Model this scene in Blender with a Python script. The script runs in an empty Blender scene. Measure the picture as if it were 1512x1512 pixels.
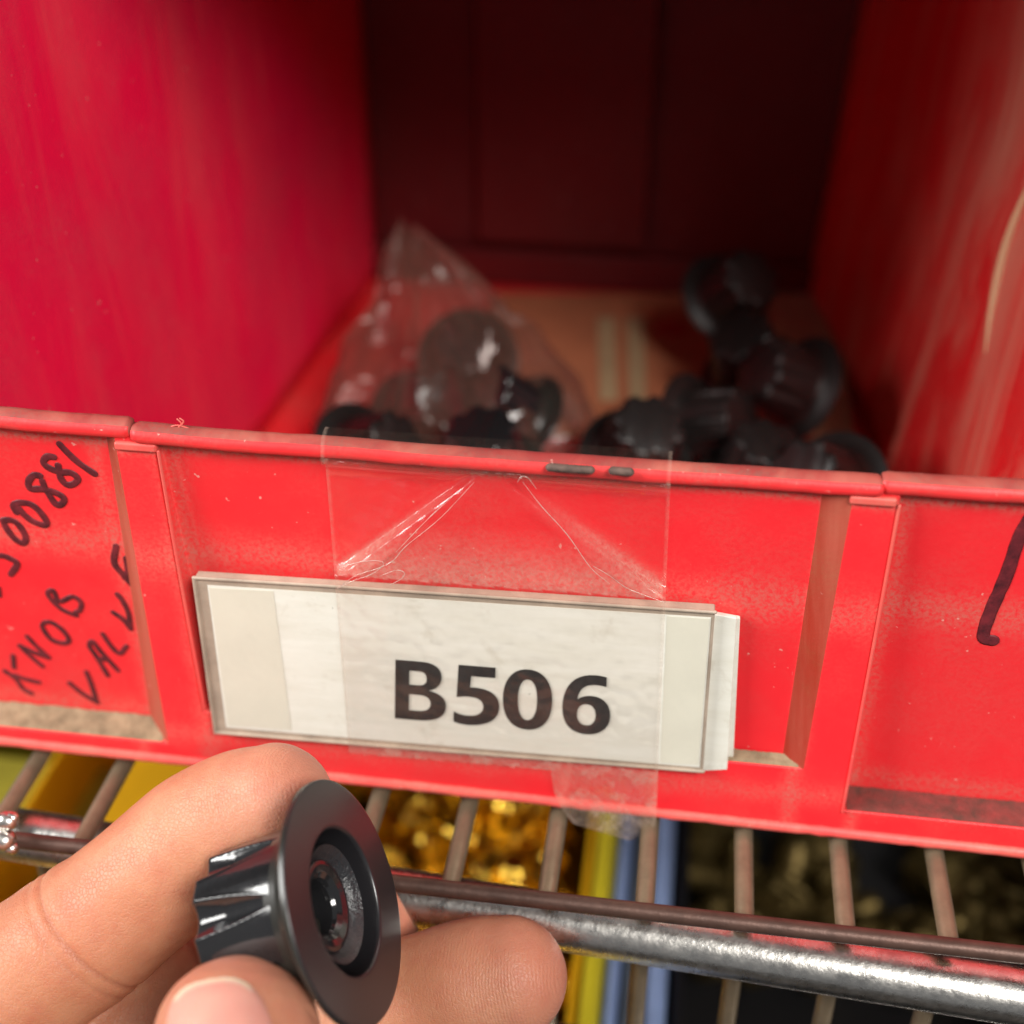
import bpy, bmesh, math, random
import numpy as np
from mathutils import Vector, Matrix, noise
from mathutils.bvhtree import BVHTree
random.seed(7); rng = np.random.default_rng(7)
S = bpy.context.scene
COL = S.collection
MM = 0.001

# ------------------------------------------------------------------ camera
F = 2000.0                                   # focal length in photo pixels (photo 1512 x 1512)
RC = np.array([[0.99052323, 0.13731786, 0.00274384],
               [0.07583457, -0.53014741, -0.84450746],
               [-0.11451132, 0.83671233, -0.53553677]])   # rows: camera right, down, forward
u_, s_, v_ = np.linalg.svd(RC); RC = u_ @ v_
CP = np.array([0.02662866, -0.18253322, 0.10624776])
cam_d = bpy.data.cameras.new("camera"); cam = bpy.data.objects.new("camera", cam_d); COL.objects.link(cam)
m = Matrix.Identity(4)
for i in range(3):
    m[i][0] = RC[0][i]; m[i][1] = -RC[1][i]; m[i][2] = -RC[2][i]; m[i][3] = CP[i]
cam.matrix_world = m
cam_d.sensor_width = 36; cam_d.lens = F / 1512 * 36
cam_d.clip_start = 0.01; cam_d.clip_end = 20
cam_d.dof.use_dof = True; cam_d.dof.focus_distance = 0.222; cam_d.dof.aperture_fstop = 8.4
S.camera = cam

# ------------------------------------------------------------------ world, lamps, exposure
W = bpy.data.worlds.new("World"); S.world = W; W.use_nodes = True
bg = W.node_tree.nodes["Background"]; bg.inputs[0].default_value = (0.95, 0.97, 1.0, 1); bg.inputs[1].default_value = 0.20
def area(name, loc, target, size, power, col, sy=None):
    l = bpy.data.lights.new(name, 'AREA'); l.size = size; l.energy = power; l.color = col
    if sy: l.shape = 'RECTANGLE'; l.size_y = sy
    o = bpy.data.objects.new(name, l); COL.objects.link(o); o.location = loc
    o.rotation_euler = (Vector(target) - Vector(loc)).to_track_quat('-Z', 'Y').to_euler()
    return o
area('window_light', (-1.12, -0.43, 0.70), (0, 0, -.03), 0.80, 30, (1.0, 0.985, 0.95), 0.60)
area('ceiling_lamp', (0.62, -0.90, 0.95), (0, 0.05, -.03), 0.50, 25, (1.0, 0.965, 0.91), 0.45)
S.view_settings.view_transform = 'Standard'; S.view_settings.look = 'None'
S.view_settings.exposure = 0.0; S.view_settings.gamma = 1
S.render.engine = 'CYCLES'
S.render.resolution_x = 1024; S.render.resolution_y = 1024
S.cycles.transparent_max_bounces = 16

# ------------------------------------------------------------------ pixel -> place helpers (give positions in the real scene)
def ray(x, y): return RC.T @ np.array([(x - 756) / F, (y - 756) / F, 1.0])
def onY(x, y, Y=0.0): d = ray(x, y); return Vector(CP + d * (Y - CP[1]) / d[1])
def onZ(x, y, Z): d = ray(x, y); return Vector(CP + d * (Z - CP[2]) / d[2])
def atD(x, y, d): return Vector(CP + ray(x, y) * d)

# ------------------------------------------------------------------ mesh helpers
def link(name, me, mat=None, parent=None, smooth=True):
    o = bpy.data.objects.new(name, me); COL.objects.link(o)
    if mat:
        for mm in (mat if isinstance(mat, (list, tuple)) else [mat]): me.materials.append(mm)
    if parent: o.parent = parent
    if smooth:
        me.polygons.foreach_set('use_smooth', [True] * len(me.polygons))
    return o
def mesh(name, v, f): 
    me = bpy.data.meshes.new(name); me.from_pydata([tuple(p) for p in v], [], f); me.validate(); me.update()
    bm = bmesh.new(); bm.from_mesh(me); bmesh.ops.recalc_face_normals(bm, faces=bm.faces); bm.to_mesh(me); bm.free()
    return me
def obj(name, v, f, mat, parent=None, smooth=True, bevel=0, seg=3, angle=35):
    o = link(name, mesh(name, v, f), mat, parent, smooth)
    if not bevel and len(f) == 6: me_ = o.data; me_.polygons.foreach_set('use_smooth', [False] * 6)
    if bevel:
        b = o.modifiers.new('bevel', 'BEVEL'); b.width = bevel; b.segments = seg; b.limit_method = 'ANGLE'; b.angle_limit = math.radians(angle)
        b.harden_normals = True
    return o
def tag(o, label=None, cat=None, group=None, kind=None):
    if label: o['label'] = label
    if cat: o['category'] = cat
    if group: o['group'] = group
    if kind: o['kind'] = kind
    return o
def empty(name, loc=(0, 0, 0), label=None, cat=None, group=None):
    o = bpy.data.objects.new(name, None); COL.objects.link(o); o.location = loc; o.empty_display_size = .01
    return tag(o, label, cat, group)
def boxv(x0, x1, y0, y1, z0, z1):
    v = [(x, y, z) for x in (x0, x1) for y in (y0, y1) for z in (z0, z1)]
    f = [(0, 1, 3, 2), (4, 6, 7, 5), (0, 4, 5, 1), (2, 3, 7, 6), (0, 2, 6, 4), (1, 5, 7, 3)]
    return v, f
def box(name, b, mat, parent=None, bevel=.0004, **k): v, f = boxv(*b); return obj(name, v, f, mat, parent, True, bevel, **k)
def hexa(name, q0, q1, mat, parent=None, bevel=0, seg=3):
    v = list(q0) + list(q1); f = [(0, 1, 2, 3), (7, 6, 5, 4)] + [(i, i + 4, (i + 1) % 4 + 4, (i + 1) % 4) for i in range(4)]
    return obj(name, v, f, mat, parent, True, bevel, seg)
def catmull(P, n=10):
    P = [np.array(p, float) for p in P]; P = [2 * P[0] - P[1]] + P + [2 * P[-1] - P[-2]]; out = []
    for i in range(1, len(P) - 2):
        for k in range(n):
            t = k / n; a, b, c, d = P[i - 1:i + 3]
            out.append(.5 * ((2 * b) + (-a + c) * t + (2 * a - 5 * b + 4 * c - d) * t * t + (-a + 3 * b - 3 * c + d) * t ** 3))
    out.append(P[-2]); return out
def tubev(P, R, seg=16, caps=True, round_cap=True):
    P = [np.array(p, float) for p in P]; n = len(P); R = [R] * n if np.isscalar(R) else list(R)
    if round_cap:
        t0 = P[0] - P[1]; t0 /= np.linalg.norm(t0); t1 = P[-1] - P[-2]; t1 /= np.linalg.norm(t1)
        A = [(P[0] + t0 * R[0] * math.sin(a), R[0] * math.cos(a)) for a in (1.5, 1.3, 1.05, .8, .52, .26)]
        B = [(P[-1] + t1 * R[-1] * math.sin(a), R[-1] * math.cos(a)) for a in (.26, .52, .8, 1.05, 1.3, 1.5)]
        P = [a for a, _ in A] + P + [b for b, _ in B]; R = [r for _, r in A] + R + [r for _, r in B]; n = len(P)
    v, f = [], []; N = None
    for i in range(n):
        t = P[min(i + 1, n - 1)] - P[max(i - 1, 0)]; t = t / (np.linalg.norm(t) + 1e-12)
        if N is None:
            N = np.cross(t, [0, 0, 1.0]); 
            if np.linalg.norm(N) < .1: N = np.cross(t, [0, 1.0, 0])
        N = N - t * np.dot(N, t); N /= np.linalg.norm(N); B_ = np.cross(t, N)
        for k in range(seg):
            a = 2 * math.pi * k / seg; v.append(P[i] + R[i] * (math.cos(a) * N + math.sin(a) * B_))
    for i in range(n - 1):
        for k in range(seg):
            k2 = (k + 1) % seg; f.append((i * seg + k, i * seg + k2, (i + 1) * seg + k2, (i + 1) * seg + k))
    if caps: f.append(tuple(range(seg))[::-1]); f.append(tuple((n - 1) * seg + k for k in range(seg)))
    return v, f
def lathev(prof, seg=96):
    q = [prof[0]]
    for a, b_ in zip(prof, prof[1:]):
        if math.hypot(a[0] - b_[0], a[1] - b_[1]) > .0006: q += [(a[0] + (b_[0] - a[0]) * t, a[1] + (b_[1] - a[1]) * t) for t in (.06, .94)]
        q.append(b_)
    prof = q; v, f = [], []; n = len(prof)
    for (r, z) in prof:
        for k in range(seg): a = 2 * math.pi * k / seg; v.append((r * math.cos(a), r * math.sin(a), z))
    for i in range(n - 1):
        for k in range(seg): k2 = (k + 1) % seg; f.append((i * seg + k, i * seg + k2, (i + 1) * seg + k2, (i + 1) * seg + k))
    return v, f

# ------------------------------------------------------------------ material helpers
class NT:
    def __init__(s, name):
        s.m = bpy.data.materials.new(name); s.m.use_nodes = True; s.t = s.m.node_tree; s.b = s.t.nodes['Principled BSDF']; s.o = s.t.nodes['Material Output']
    def n(s, ty, **k):
        nd = s.t.nodes.new(ty)
        for a, b in k.items():
            if a.startswith('_'): setattr(nd, a[1:], b)
            else: nd.inputs[a.replace('__', ' ')].default_value = b
        return nd
    def l(s, a, b): s.t.links.new(a, b); return b
    def coord(s, scale=(1, 1, 1), obj_space=True):
        tc = s.n('ShaderNodeTexCoord'); mp = s.n('ShaderNodeMapping'); mp.inputs['Scale'].default_value = scale
        s.l(tc.outputs['Object'], mp.inputs['Vector']); return mp.outputs[0]
    def noise(s, vec, scale, detail=4, rough=.6, dist=0):
        nd = s.n('ShaderNodeTexNoise', Scale=scale, Detail=detail, Roughness=rough, Distortion=dist); s.l(vec, nd.inputs['Vector']); return nd.outputs['Fac']
    def ramp(s, fac, stops):
        r = s.n('ShaderNodeValToRGB'); e = r.color_ramp.elements
        while len(e) < len(stops): e.new(.5)
        for i, (p, c) in enumerate(stops): e[i].position = p; e[i].color = (c, c, c, 1) if np.isscalar(c) else (*c, 1)
        s.l(fac, r.inputs[0]); return r.outputs[0]
    def mix(s, fac, a, b):
        x = s.n('ShaderNodeMix', _data_type='RGBA')
        for sock, val in ((x.inputs[0], fac), (x.inputs[6], a), (x.inputs[7], b)):
            if hasattr(val, 'is_output'): s.l(val, sock)
            elif np.isscalar(val): sock.default_value = val
            else: sock.default_value = (*val, 1)
        return x.outputs[2]
    def bump(s, h, strength, dist=.0003):
        b = s.n('ShaderNodeBump', Strength=strength, Distance=dist); s.l(h, b.inputs['Height']); s.l(b.outputs[0], s.b.inputs['Normal']); return b
    def math(s, op, a, b=0.5):
        x = s.n('ShaderNodeMath', _operation=op)
        for sock, val in ((x.inputs[0], a), (x.inputs[1], b)):
            if hasattr(val, 'is_output'): s.l(val, sock)
            else: sock.default_value = val
        return x.outputs[0]

RED = (0.88, 0.020, 0.030)
def red_plastic(name, dust=.25, scuff=0.0, col=RED, rough=.38, transl=0.0, dustcol=(.42, .27, .20), bands=()):
    k = NT(name); c = k.coord()
    big = k.noise(c, 22, 5, .6); fine = k.noise(c, 1500, 3, .7); mid = k.noise(c, 160, 5, .7)
    base = k.mix(k.ramp(big, [(.35, 0), (.7, 1)]), col, tuple(x * y for x, y in zip(col, (.86, 1.2, 1.0))))
    # dust: soft film plus fine specks
    film = k.math('MULTIPLY', k.ramp(k.noise(c, 45, 6, .65), [(.42, 0), (.75, 1)]), k.ramp(fine, [(.38, .15), (.62, 1)]))
    base = k.mix(k.math('MULTIPLY', film, dust), base, dustcol)
    for (axis, pos, wid, amt) in bands:
        sep = k.n('ShaderNodeSeparateXYZ'); k.l(c, sep.inputs[0]); wob = k.math('MULTIPLY', k.math('SUBTRACT', k.noise(c, 120, 4, .6), .5), wid * 1.6)
        dd_ = k.math('DIVIDE', k.math('ADD', k.math('SUBTRACT', sep.outputs[axis], pos), wob), wid); gg = k.math('POWER', 2.718, k.math('MULTIPLY', k.math('MULTIPLY', dd_, dd_), -1.0))
        base = k.mix(k.math('MULTIPLY', k.math('MULTIPLY', gg, k.ramp(fine, [(.36, .1), (.62, 1)])), amt), base, dustcol)
    specks = k.ramp(k.noise(c, 700, 2, .5), [(.73, 0), (.78, 1)])
    base = k.mix(k.math('MULTIPLY', specks, .55), base, (.75, .45, .38))
    if scuff:
        cs = k.coord((1, 1, .17)); sc = k.ramp(k.noise(cs, 60, 6, .62, .6), [(.43, 0), (.68, 1)])
        base = k.mix(k.math('MULTIPLY', sc, scuff), base, (.72, .28, .19))
    k.l(base, k.b.inputs['Base Color'])
    r = k.n('ShaderNodeMapRange'); r.inputs['To Min'].default_value = rough - .06; r.inputs['To Max'].default_value = rough + .16
    k.l(mid, r.inputs['Value']); k.l(r.outputs[0], k.b.inputs['Roughness'])
    k.b.inputs['Specular IOR Level'].default_value = .42
    h = k.math('ADD', k.math('MULTIPLY', k.noise(c, 500, 3, .6), .35), mid); k.bump(h, .35, .00025)
    if transl:
        tr = k.n('ShaderNodeBsdfTranslucent'); k.l(base, tr.inputs['Color']); mx = k.n('ShaderNodeMixShader', Fac=transl)
        k.l(k.b.outputs[0], mx.inputs[1]); k.l(tr.outputs[0], mx.inputs[2]); k.l(mx.outputs[0], k.o.inputs['Surface'])
    return k.m
M = {}
M['red'] = red_plastic('red_plastic', .22)
M['red_front'] = red_plastic('red_front_plastic', .13, bands=((2, -.0255, .0040, .32), (2, -.0040, .0010, .5), (2, -.0655, .0025, .25), (0, -.0555, .0022, .3), (0, .0634, .0012, .30), (0, .0520, .0015, .3), (0, -.0690, .0015, .25)))
M['red_wall'] = red_plastic('red_wall_plastic', .12, .10, col=(.90, .006, .06), rough=.36, transl=.06)
M['red_shaded'] = red_plastic('shade_darkened_back_plastic', .05, .0, col=(.12, .001, .003), rough=.55)  # shade at the back of the bin put into the colour as darker red
M['red_scuffed'] = red_plastic('red_scuffed_plastic', .2, .8, col=(.75, .014, .018), rough=.33, transl=.05)
M['red_rim'] = red_plastic('red_rim_plastic', .45, 0, col=(.84, .026, .032), rough=.42, dustcol=(.30, .13, .10))
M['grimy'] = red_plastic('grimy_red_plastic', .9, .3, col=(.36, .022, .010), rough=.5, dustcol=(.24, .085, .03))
M['rim_top'] = red_plastic('dusty_rim_top', 1.0, .3, col=(.34, .03, .03), rough=.6, dustcol=(.17, .085, .065))
M['red_pale'] = red_plastic('red_worn_edge_plastic', .5, .25, col=(.82, .07, .07), rough=.4)

def simple(name, col, rough=.5, metal=0, nscale=0, namp=.1, bump=0, bscale=300, spec=.5, var=None):
    k = NT(name); k.b.inputs['Base Color'].default_value = (*col, 1); k.b.inputs['Roughness'].default_value = rough; k.b.inputs['Metallic'].default_value = metal
    k.b.inputs['Specular IOR Level'].default_value = spec
    c = k.coord()
    v = var or tuple(min(1, x * (1 - 2.2 * namp)) for x in col)
    if nscale: k.l(k.mix(k.ramp(k.noise(c, nscale, 6, .65), [(.3, 0), (.72, 1)]), col, v), k.b.inputs['Base Color'])
    if bump: k.bump(k.noise(c, bscale, 4, .6), bump, .0003)
    return k.m
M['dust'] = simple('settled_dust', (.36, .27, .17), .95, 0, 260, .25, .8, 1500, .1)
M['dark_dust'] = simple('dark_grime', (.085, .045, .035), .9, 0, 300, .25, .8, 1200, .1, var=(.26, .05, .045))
M['chrome'] = None
k = NT('worn_zinc_chrome'); c = k.coord((1, 1, 1))
k.b.inputs['Metallic'].default_value = 1
k.l(k.mix(k.ramp(k.noise(c, 260, 6, .7), [(.35, 0), (.7, 1)]), (.78, .75, .70), (.48, .46, .44)), k.b.inputs['Base Color'])
k.l(k.ramp(k.noise(c, 420, 5, .7), [(.3, .22), (.75, .38)]), k.b.inputs['Roughness'])
k.bump(k.noise(c, 900, 3, .65), .3, .00025); M['chrome'] = k.m
M['dull_wire'] = simple('dull_plated_wire', (.24, .18, .115), .45, .4, 200, .15, .4, 500)
M['brown_wire'] = simple('brown_tarnished_wire', (.12, .065, .05), .45, .5, 200, .2, .4, 500)
M['marker'] = simple('marker_ink', (.045, .010, .014), .42, 0, 420, .25, .2, 900, .4, var=(.20, .022, .03))
M['ink'] = simple('printed_ink', (.008, .008, .009), .6, 0, 900, .2, 0, 300, .15, var=(.022, .022, .023))
k = NT('label_paper'); c = k.coord()
st = k.ramp(k.noise(k.coord((1, 1, 6)), 60, 7, .7), [(.35, 0), (.75, 1)]); p = k.mix(st, (.80, .79, .715), (.70, .68, .585))
sm = k.ramp(k.noise(c, 110, 7, .72, .5), [(.56, 0), (.74, 1)]); p = k.mix(k.math('MULTIPLY', sm, .5), p, (.44, .38, .28))
sp = k.ramp(k.noise(c, 900, 2, .5), [(.76, 0), (.80, 1)]); p = k.mix(k.math('MULTIPLY', sp, .6), p, (.12, .09, .06))
k.l(p, k.b.inputs['Base Color']); k.b.inputs['Roughness'].default_value = .6; k.bump(k.noise(c, 1200, 3), .15, .0001); M['paper'] = k.m
M['aged_film'] = simple('aged_plastic_holder', (.50, .40, .31), .4, 0, 120, .2, .3, 600)
M['yellow_paper'] = simple('yellowed_tape', (.72, .69, .575), .35, 0, 90, .04)
def film(name, gloss=.12, haze=.05, hazecol=(.8, .75, .7), rough=.12, attr=None, bump=0, bs=400, tint=(1, 1, 1)):
    k = NT(name); k.t.nodes.remove(k.b); c = k.coord()
    tr = k.n('ShaderNodeBsdfTransparent'); tr.inputs[0].default_value = (*tint, 1)
    gl = k.n('ShaderNodeBsdfGlossy', Roughness=rough); df = k.n('ShaderNodeBsdfDiffuse'); df.inputs[0].default_value = (*hazecol, 1)
    if bump:
        b = k.n('ShaderNodeBump', Strength=bump, Distance=.0004); k.l(k.noise(c, bs, 5, .6), b.inputs['Height']); k.l(b.outputs[0], gl.inputs['Normal'])
    lw = k.n('ShaderNodeLayerWeight', Blend=.35); g = k.math('MULTIPLY', lw.outputs['Fresnel'], gloss * 1.2); g = k.math('ADD', g, gloss * .22)
    m1 = k.n('ShaderNodeMixShader'); k.l(g, m1.inputs[0]); k.l(tr.outputs[0], m1.inputs[1]); k.l(gl.outputs[0], m1.inputs[2])
    m2 = k.n('ShaderNodeMixShader')
    h = k.math('MULTIPLY', k.ramp(k.noise(c, 700, 4, .75), [(.3, .5), (.65, 1.5)]), haze)
    if attr:
        a = k.n('ShaderNodeAttribute'); a.attribute_name = attr; sp = k.ramp(k.noise(c, 1300, 4, .8), [(.35, .25), (.62, 1)])
        h = k.math('ADD', h, k.math('MULTIPLY', a.outputs['Fac'], sp))
    k.l(h, m2.inputs[0]); k.l(m1.outputs[0], m2.inputs[1]); k.l(df.outputs[0], m2.inputs[2]); k.l(m2.outputs[0], k.o.inputs['Surface'])
    return k.m
M['clear_film'] = film('clear_sleeve_film', .03, .008, rough=.2, bump=.03)
M['tape'] = film('clear_adhesive_tape', .10, .010, (.62, .46, .37), .14, 'dust', .06, 900, (.985, .965, .955))
M['bag'] = film('crumpled_clear_polythene', .30, .20, (.24, .12, .09), .22, None, .6, 260, (.93, .86, .84))
# black knob plastic
k = NT('black_knob_plastic'); c = k.coord(); k.b.inputs['Base Color'].default_value = (.012, .012, .013, 1)
k.l(k.ramp(k.noise(c, 900, 4, .7), [(.3, .08), (.75, .16)]), k.b.inputs['Roughness']); k.b.inputs['Specular IOR Level'].default_value = .8
k.bump(k.noise(c, 380, 4, .6), .10, .0003); M['knob'] = k.m
k = NT('machined_knob_face'); c = k.coord(); k.b.inputs['Base Color'].default_value = (.016, .015, .017, 1)
wv = k.n('ShaderNodeTexWave', _wave_type='RINGS', _rings_direction='Z', Scale=1100, Distortion=.4, Detail=2); k.l(c, wv.inputs['Vector'])
k.b.inputs['Roughness'].default_value = .30; k.b.inputs['Specular IOR Level'].default_value = .7
k.bump(wv.outputs['Fac'], .10, .00008); M['knob_face'] = k.m
M['knob_dull'] = simple('dull_black_plastic', (.010, .009, .009), .38, 0, 200, .2, .2, 400, .35, var=(.016, .012, .011))
M['knob_rough'] = simple('sprue_textured_plastic', (.018, .019, .022), .3, 0, 0, .1, 1.0, 1100, .8)
k = NT('knob_worn_edge'); k.b.inputs['Base Color'].default_value = (.022, .021, .018, 1); k.b.inputs['Roughness'].default_value = .24; M['knob_edge'] = k.m

# ================================================================== STRUCTURE behind and around
M['board'] = simple('dark_shelf_board', (.035, .028, .024), .8, 0, 30, .2)
lower = box('added_lower_board', (-.6, .7, -.12, .5, -.31, -.30), M['board']); tag(lower, kind='structure')  # dark board added underneath to stop the world background peeking through
backp = box('wall', (-.6, .7, .50, .52, -.8, .6), M['board']); tag(backp, kind='structure')  # dark back panel, added to block the world background
top = box('added_shade_board', (-.45, .5, .012, .40, .124, .139), M['board']); tag(top, kind='structure')  # unseen board, added overhead to keep light off the back of the bin
fl = box('floor', (-1.6, 1.6, -1.8, .52, -.82, -.80), M['board']); tag(fl, kind='structure')

# ================================================================== RED STORAGE BIN
binr = empty('storage_bin', (0, 0, -.074), 'wide red plastic parts bin with dusty rim and recessed front panels, standing on wire shelf', 'storage bin')
def P_(o): o.parent = binr; o.location = o.location - Vector((0, 0, -.074)); return o
def bpart(name, v, f, mat, **k): return P_(obj(name, v, f, mat, None, **k))
# front panel
xL, A, B, B2, C_, C2, D, xR = -.125, -.0640, -.0575, -.0560, .0545, .0535, .0615, .120
zs, zm, z0 = -.0685, -.0596, -.0012
def zb(x): return -.0737 - .012 * x
V = []; 
def vi(x, y, z): V.append((x, y, z)); return len(V) - 1
Fq = []
top_ = {x: vi(x, 0, z0) for x in (A, B, C_, D)}
l0 = vi(xL, 0, zs); lA = vi(A, 0, zs); mB = vi(B2, 0, zm); mC = vi(C2, 0, zm); rD = vi(D, 0, zs); r0 = vi(xR, 0, zs)
bt = [vi(x, 0, zb(x)) for x in (xL, A, B2, C2, D, xR)]
Fq += [(bt[0], bt[1], lA, l0), (bt[1], bt[2], mB, top_[B], top_[A], lA), (bt[2], bt[3], mC, mB), (bt[3], bt[4], rD, top_[D], top_[C_], mC), (bt[4], bt[5], r0, rD)]
# middle recess (sloping back a little deeper at the foot)
i0 = vi(B + .0006, .0016, z0); i1 = vi(C_ - .0046, .0012, z0); i2 = vi(C2 - .0036, .0026, zm + .0004); i3 = vi(B2 + .0010, .0052, zm + .0004)
Fq += [(top_[B], mB, i3, i0), (mB, mC, i2, i3), (mC, top_[C_], i1, i2), (i0, i3, i2, i1)]
# left recess
t0 = vi(xL, 0, z0)
j0 = vi(xL, .0020, z0); j1 = vi(A - .0022, .0020, z0); j2 = vi(A - .0058, .0064, zs + .0004); j3 = vi(xL, .0064, zs + .0004)
Fq += [(top_[A], j1, j2, lA), (lA, j2, j3, l0), (j0, j3, j2, j1)]
k0 = vi(xR, .0020, z0); k1 = vi(D + .0006, .0020, z0); k2 = vi(D + .0012, .0058, zs + .0004); k3 = vi(xR, .0058, zs + .0004)
Fq += [(top_[D], rD, k2, k1), (rD, r0, k3, k2), (k1, k2, k3, k0)]
# underside return and back plate
bb = [vi(x, .0085, zb(x)) for x in (xL, xR)]; tb = [vi(xL, .0028, z0), vi(xR, .0028, z0)]
Fq += [(bt[0], bt[1], bt[2], bt[3], bt[4], bt[5], bb[1], bb[0]), (bb[0], bb[1], tb[1], tb[0])]
me = bpy.data.meshes.new('front_panel'); me.from_pydata(V, [], Fq); me.update()
bm = bmesh.new(); bm.from_mesh(me); bmesh.ops.recalc_face_normals(bm, faces=bm.faces); bm.to_mesh(me); bm.free()
me.materials.clear(); fp = P_(link('front_panel', me, [M['red_front'], M['grimy']]))
for p_ in me.polygons:
    q_ = me.vertices; c_ = p_.center; xs = [q_[i].co.x for i in p_.vertices]; ys = [q_[i].co.y for i in p_.vertices]
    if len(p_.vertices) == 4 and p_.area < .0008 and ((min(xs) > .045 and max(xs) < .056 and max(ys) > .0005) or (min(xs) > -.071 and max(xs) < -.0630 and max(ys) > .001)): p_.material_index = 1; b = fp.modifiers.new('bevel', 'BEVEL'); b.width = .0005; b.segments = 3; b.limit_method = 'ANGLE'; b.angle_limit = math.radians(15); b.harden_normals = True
# worn pale edges of the two ribs
for pts in ([(-.0566, -.0003, -.004), (-.0562, -.0003, -.03), (-.0555, -.0003, zm + .001)], [(D + .0001, -.0002, -.004), (D + .0001, -.0002, -.035), (D, -.0002, zs)]):
    v, f = tubev(catmull(pts, 8), .00030, 8); bpart('rib_edge', v, f, M['red_pale'])
# rim: rolled lip swept along the front in three lengths
def rim(x0, x1, zoff, yoff, ends=.0):
    prof = [(.0030, -.0012), (.0029, -.0001), (.0024, .0004), (.0014, .0005), (.0006, .0003), (-.0001, -.0001), (-.0006, -.0006), (-.0007, -.0012), (-.0006, -.0019), (-.0002, -.0023), (.0012, -.0022)]
    n = int((x1 - x0) / .0009) + 2; v, f = [], []; m_ = len(prof)
    for i in range(n):
        x = x0 + (x1 - x0) * i / (n - 1); e = min(i, n - 1 - i); sc = 1 if e > 0 else .8
        for j, (y, z) in enumerate(prof):
            nz = noise.noise(Vector((x * 260, j * .35, zoff * 900))) * .00010 + noise.noise(Vector((x * 60, 3, j * .1))) * .00022
            v.append((float(x), y * sc + yoff + nz, z * sc + zoff + .6 * nz - .00035 * math.sin((x + .06) * 26)))
    for i in range(n - 1):
        for j in range(m_ - 1): f.append((i * m_ + j, (i + 1) * m_ + j, (i + 1) * m_ + j + 1, i * m_ + j + 1))
    f.append(tuple(range(m_))); f.append(tuple((n - 1) * m_ + j for j in range(m_))[::-1])
    o = bpart('rim', v, f, M['red_rim']); o.data.materials.append(M['rim_top'])
    for p_ in o.data.polygons:
        if p_.center.y > yoff + .0001 and p_.center.z > -.0009: p_.material_index = 1
    return o
rim(xL, -.0612, .0002, .0001); rim(-.0608, .0588, -.0003, -.0003); rim(.0586, xR, .0001, .0002)
# short shelf lips closing the top of each rib
for (x0, x1) in ((-.0640, -.0568), (.0540, .0612)):
    v, f = boxv(x0, x1, -.0007, .001, -.0042, -.0026); bpart('rib_cap', v, f, M['red_pale'], bevel=.0005)
# rolled foot bead
pts = [(x, .0001 + .0002 * noise.noise(Vector((x * 90, 0, 0))), zb(x) + .0006) for x in np.linspace(xL, xR, 120)]
v, f = tubev(pts, [.0011 + .00022 * noise.noise(Vector((p[0] * 420, 7, 0))) for p in pts], 12); bpart('foot_bead', v, f, M['red_rim'] if 0 else M['red_pale'])
# dust lying on the ledges
def ledge(x0, x1, y1, z, mat, n=110, rows=9):
    v, f = [], []
    for i in range(n):
        for j in range(rows):
            x = x0 + (x1 - x0) * i / (n - 1); t = j / (rows - 1); y = .0003 + (y1 - .0003) * t
            h = .00015 + .0007 * t ** 2 + .00022 * noise.noise(Vector((x * 900, y * 900, 1))) + .0002 * noise.noise(Vector((x * 250, y * 250, 4)))
            if j == 0: h = -.0001
            v.append((x, y, z + h))
    for i in range(n - 1):
        for j in range(rows - 1): f.append((i * rows + j, (i + 1) * rows + j, (i + 1) * rows + j + 1, i * rows + j + 1))
    return bpart('dust_layer', v, f, mat)
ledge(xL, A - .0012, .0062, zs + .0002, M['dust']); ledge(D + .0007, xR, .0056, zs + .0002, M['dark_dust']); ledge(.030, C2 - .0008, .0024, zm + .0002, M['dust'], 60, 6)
# side walls, back wall, floor (subdivided so they can bow)
def wallgrid(name, p00, p10, p01, p11, thick, mat, bow=0, n=24):
    v, f = [], []; p00, p10, p01, p11 = map(np.array, (p00, p10, p01, p11)); nn = np.cross(p10 - p00, p01 - p00).astype(float); nn /= np.linalg.norm(nn)
    for s in (0, 1):
        for i in range(n + 1):
            for j in range(n + 1):
                a, b_ = i / n, j / n; p = (1 - a) * (1 - b_) * p00 + a * (1 - b_) * p10 + (1 - a) * b_ * p01 + a * b_ * p11
                v.append(p + nn * (bow * math.sin(math.pi * a) * math.sin(math.pi * (b_ * .8 + .1)) + s * thick + .0006 * noise.noise(Vector(p * 25))))
    N = (n + 1) ** 2
    for s in (0, 1):
        for i in range(n):
            for j in range(n): a = s * N + i * (n + 1) + j; f.append((a, a + 1, a + n + 2, a + n + 1))
    for i in range(n):
        for (a, b_) in ((i * (n + 1), (i + 1) * (n + 1)), (i * (n + 1) + n, (i + 1) * (n + 1) + n), (i, i + 1), (n * (n + 1) + i, n * (n + 1) + i + 1)): f.append((a, b_, b_ + N, a + N))
    return bpart(name, v, f, mat)
YB, ZF = .236, -.070
wallgrid('side_wall', (-.091, .0088, ZF), (-.078, YB, ZF), (-.104, .002, .118), (-.080, YB, .118), .0022, M['red_wall'], .001)
rw_ = wallgrid('side_wall', (.098, .0088, ZF), (.067, YB, ZF), (.112, .002, .118), (.078, YB, .118), -.0022, M['red_scuffed'], .004)
wallgrid('back_wall', (-.084, YB, ZF), (.082, YB, ZF), (-.084, YB + .004, .118), (.082, YB + .004, .118), -.0022, M['red_shaded'])
wallgrid('bin_floor', (-.092, .0088, ZF), (.099, .0088, ZF), (-.084, YB, ZF), (.076, YB, ZF), -.0022, M['red'])
v, f = boxv(-.0795, .068, YB - .006, YB - .0005, ZF + .0005, ZF + .012); bpart('back_flange', v, f, M['red_shaded'], bevel=.001)
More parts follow.
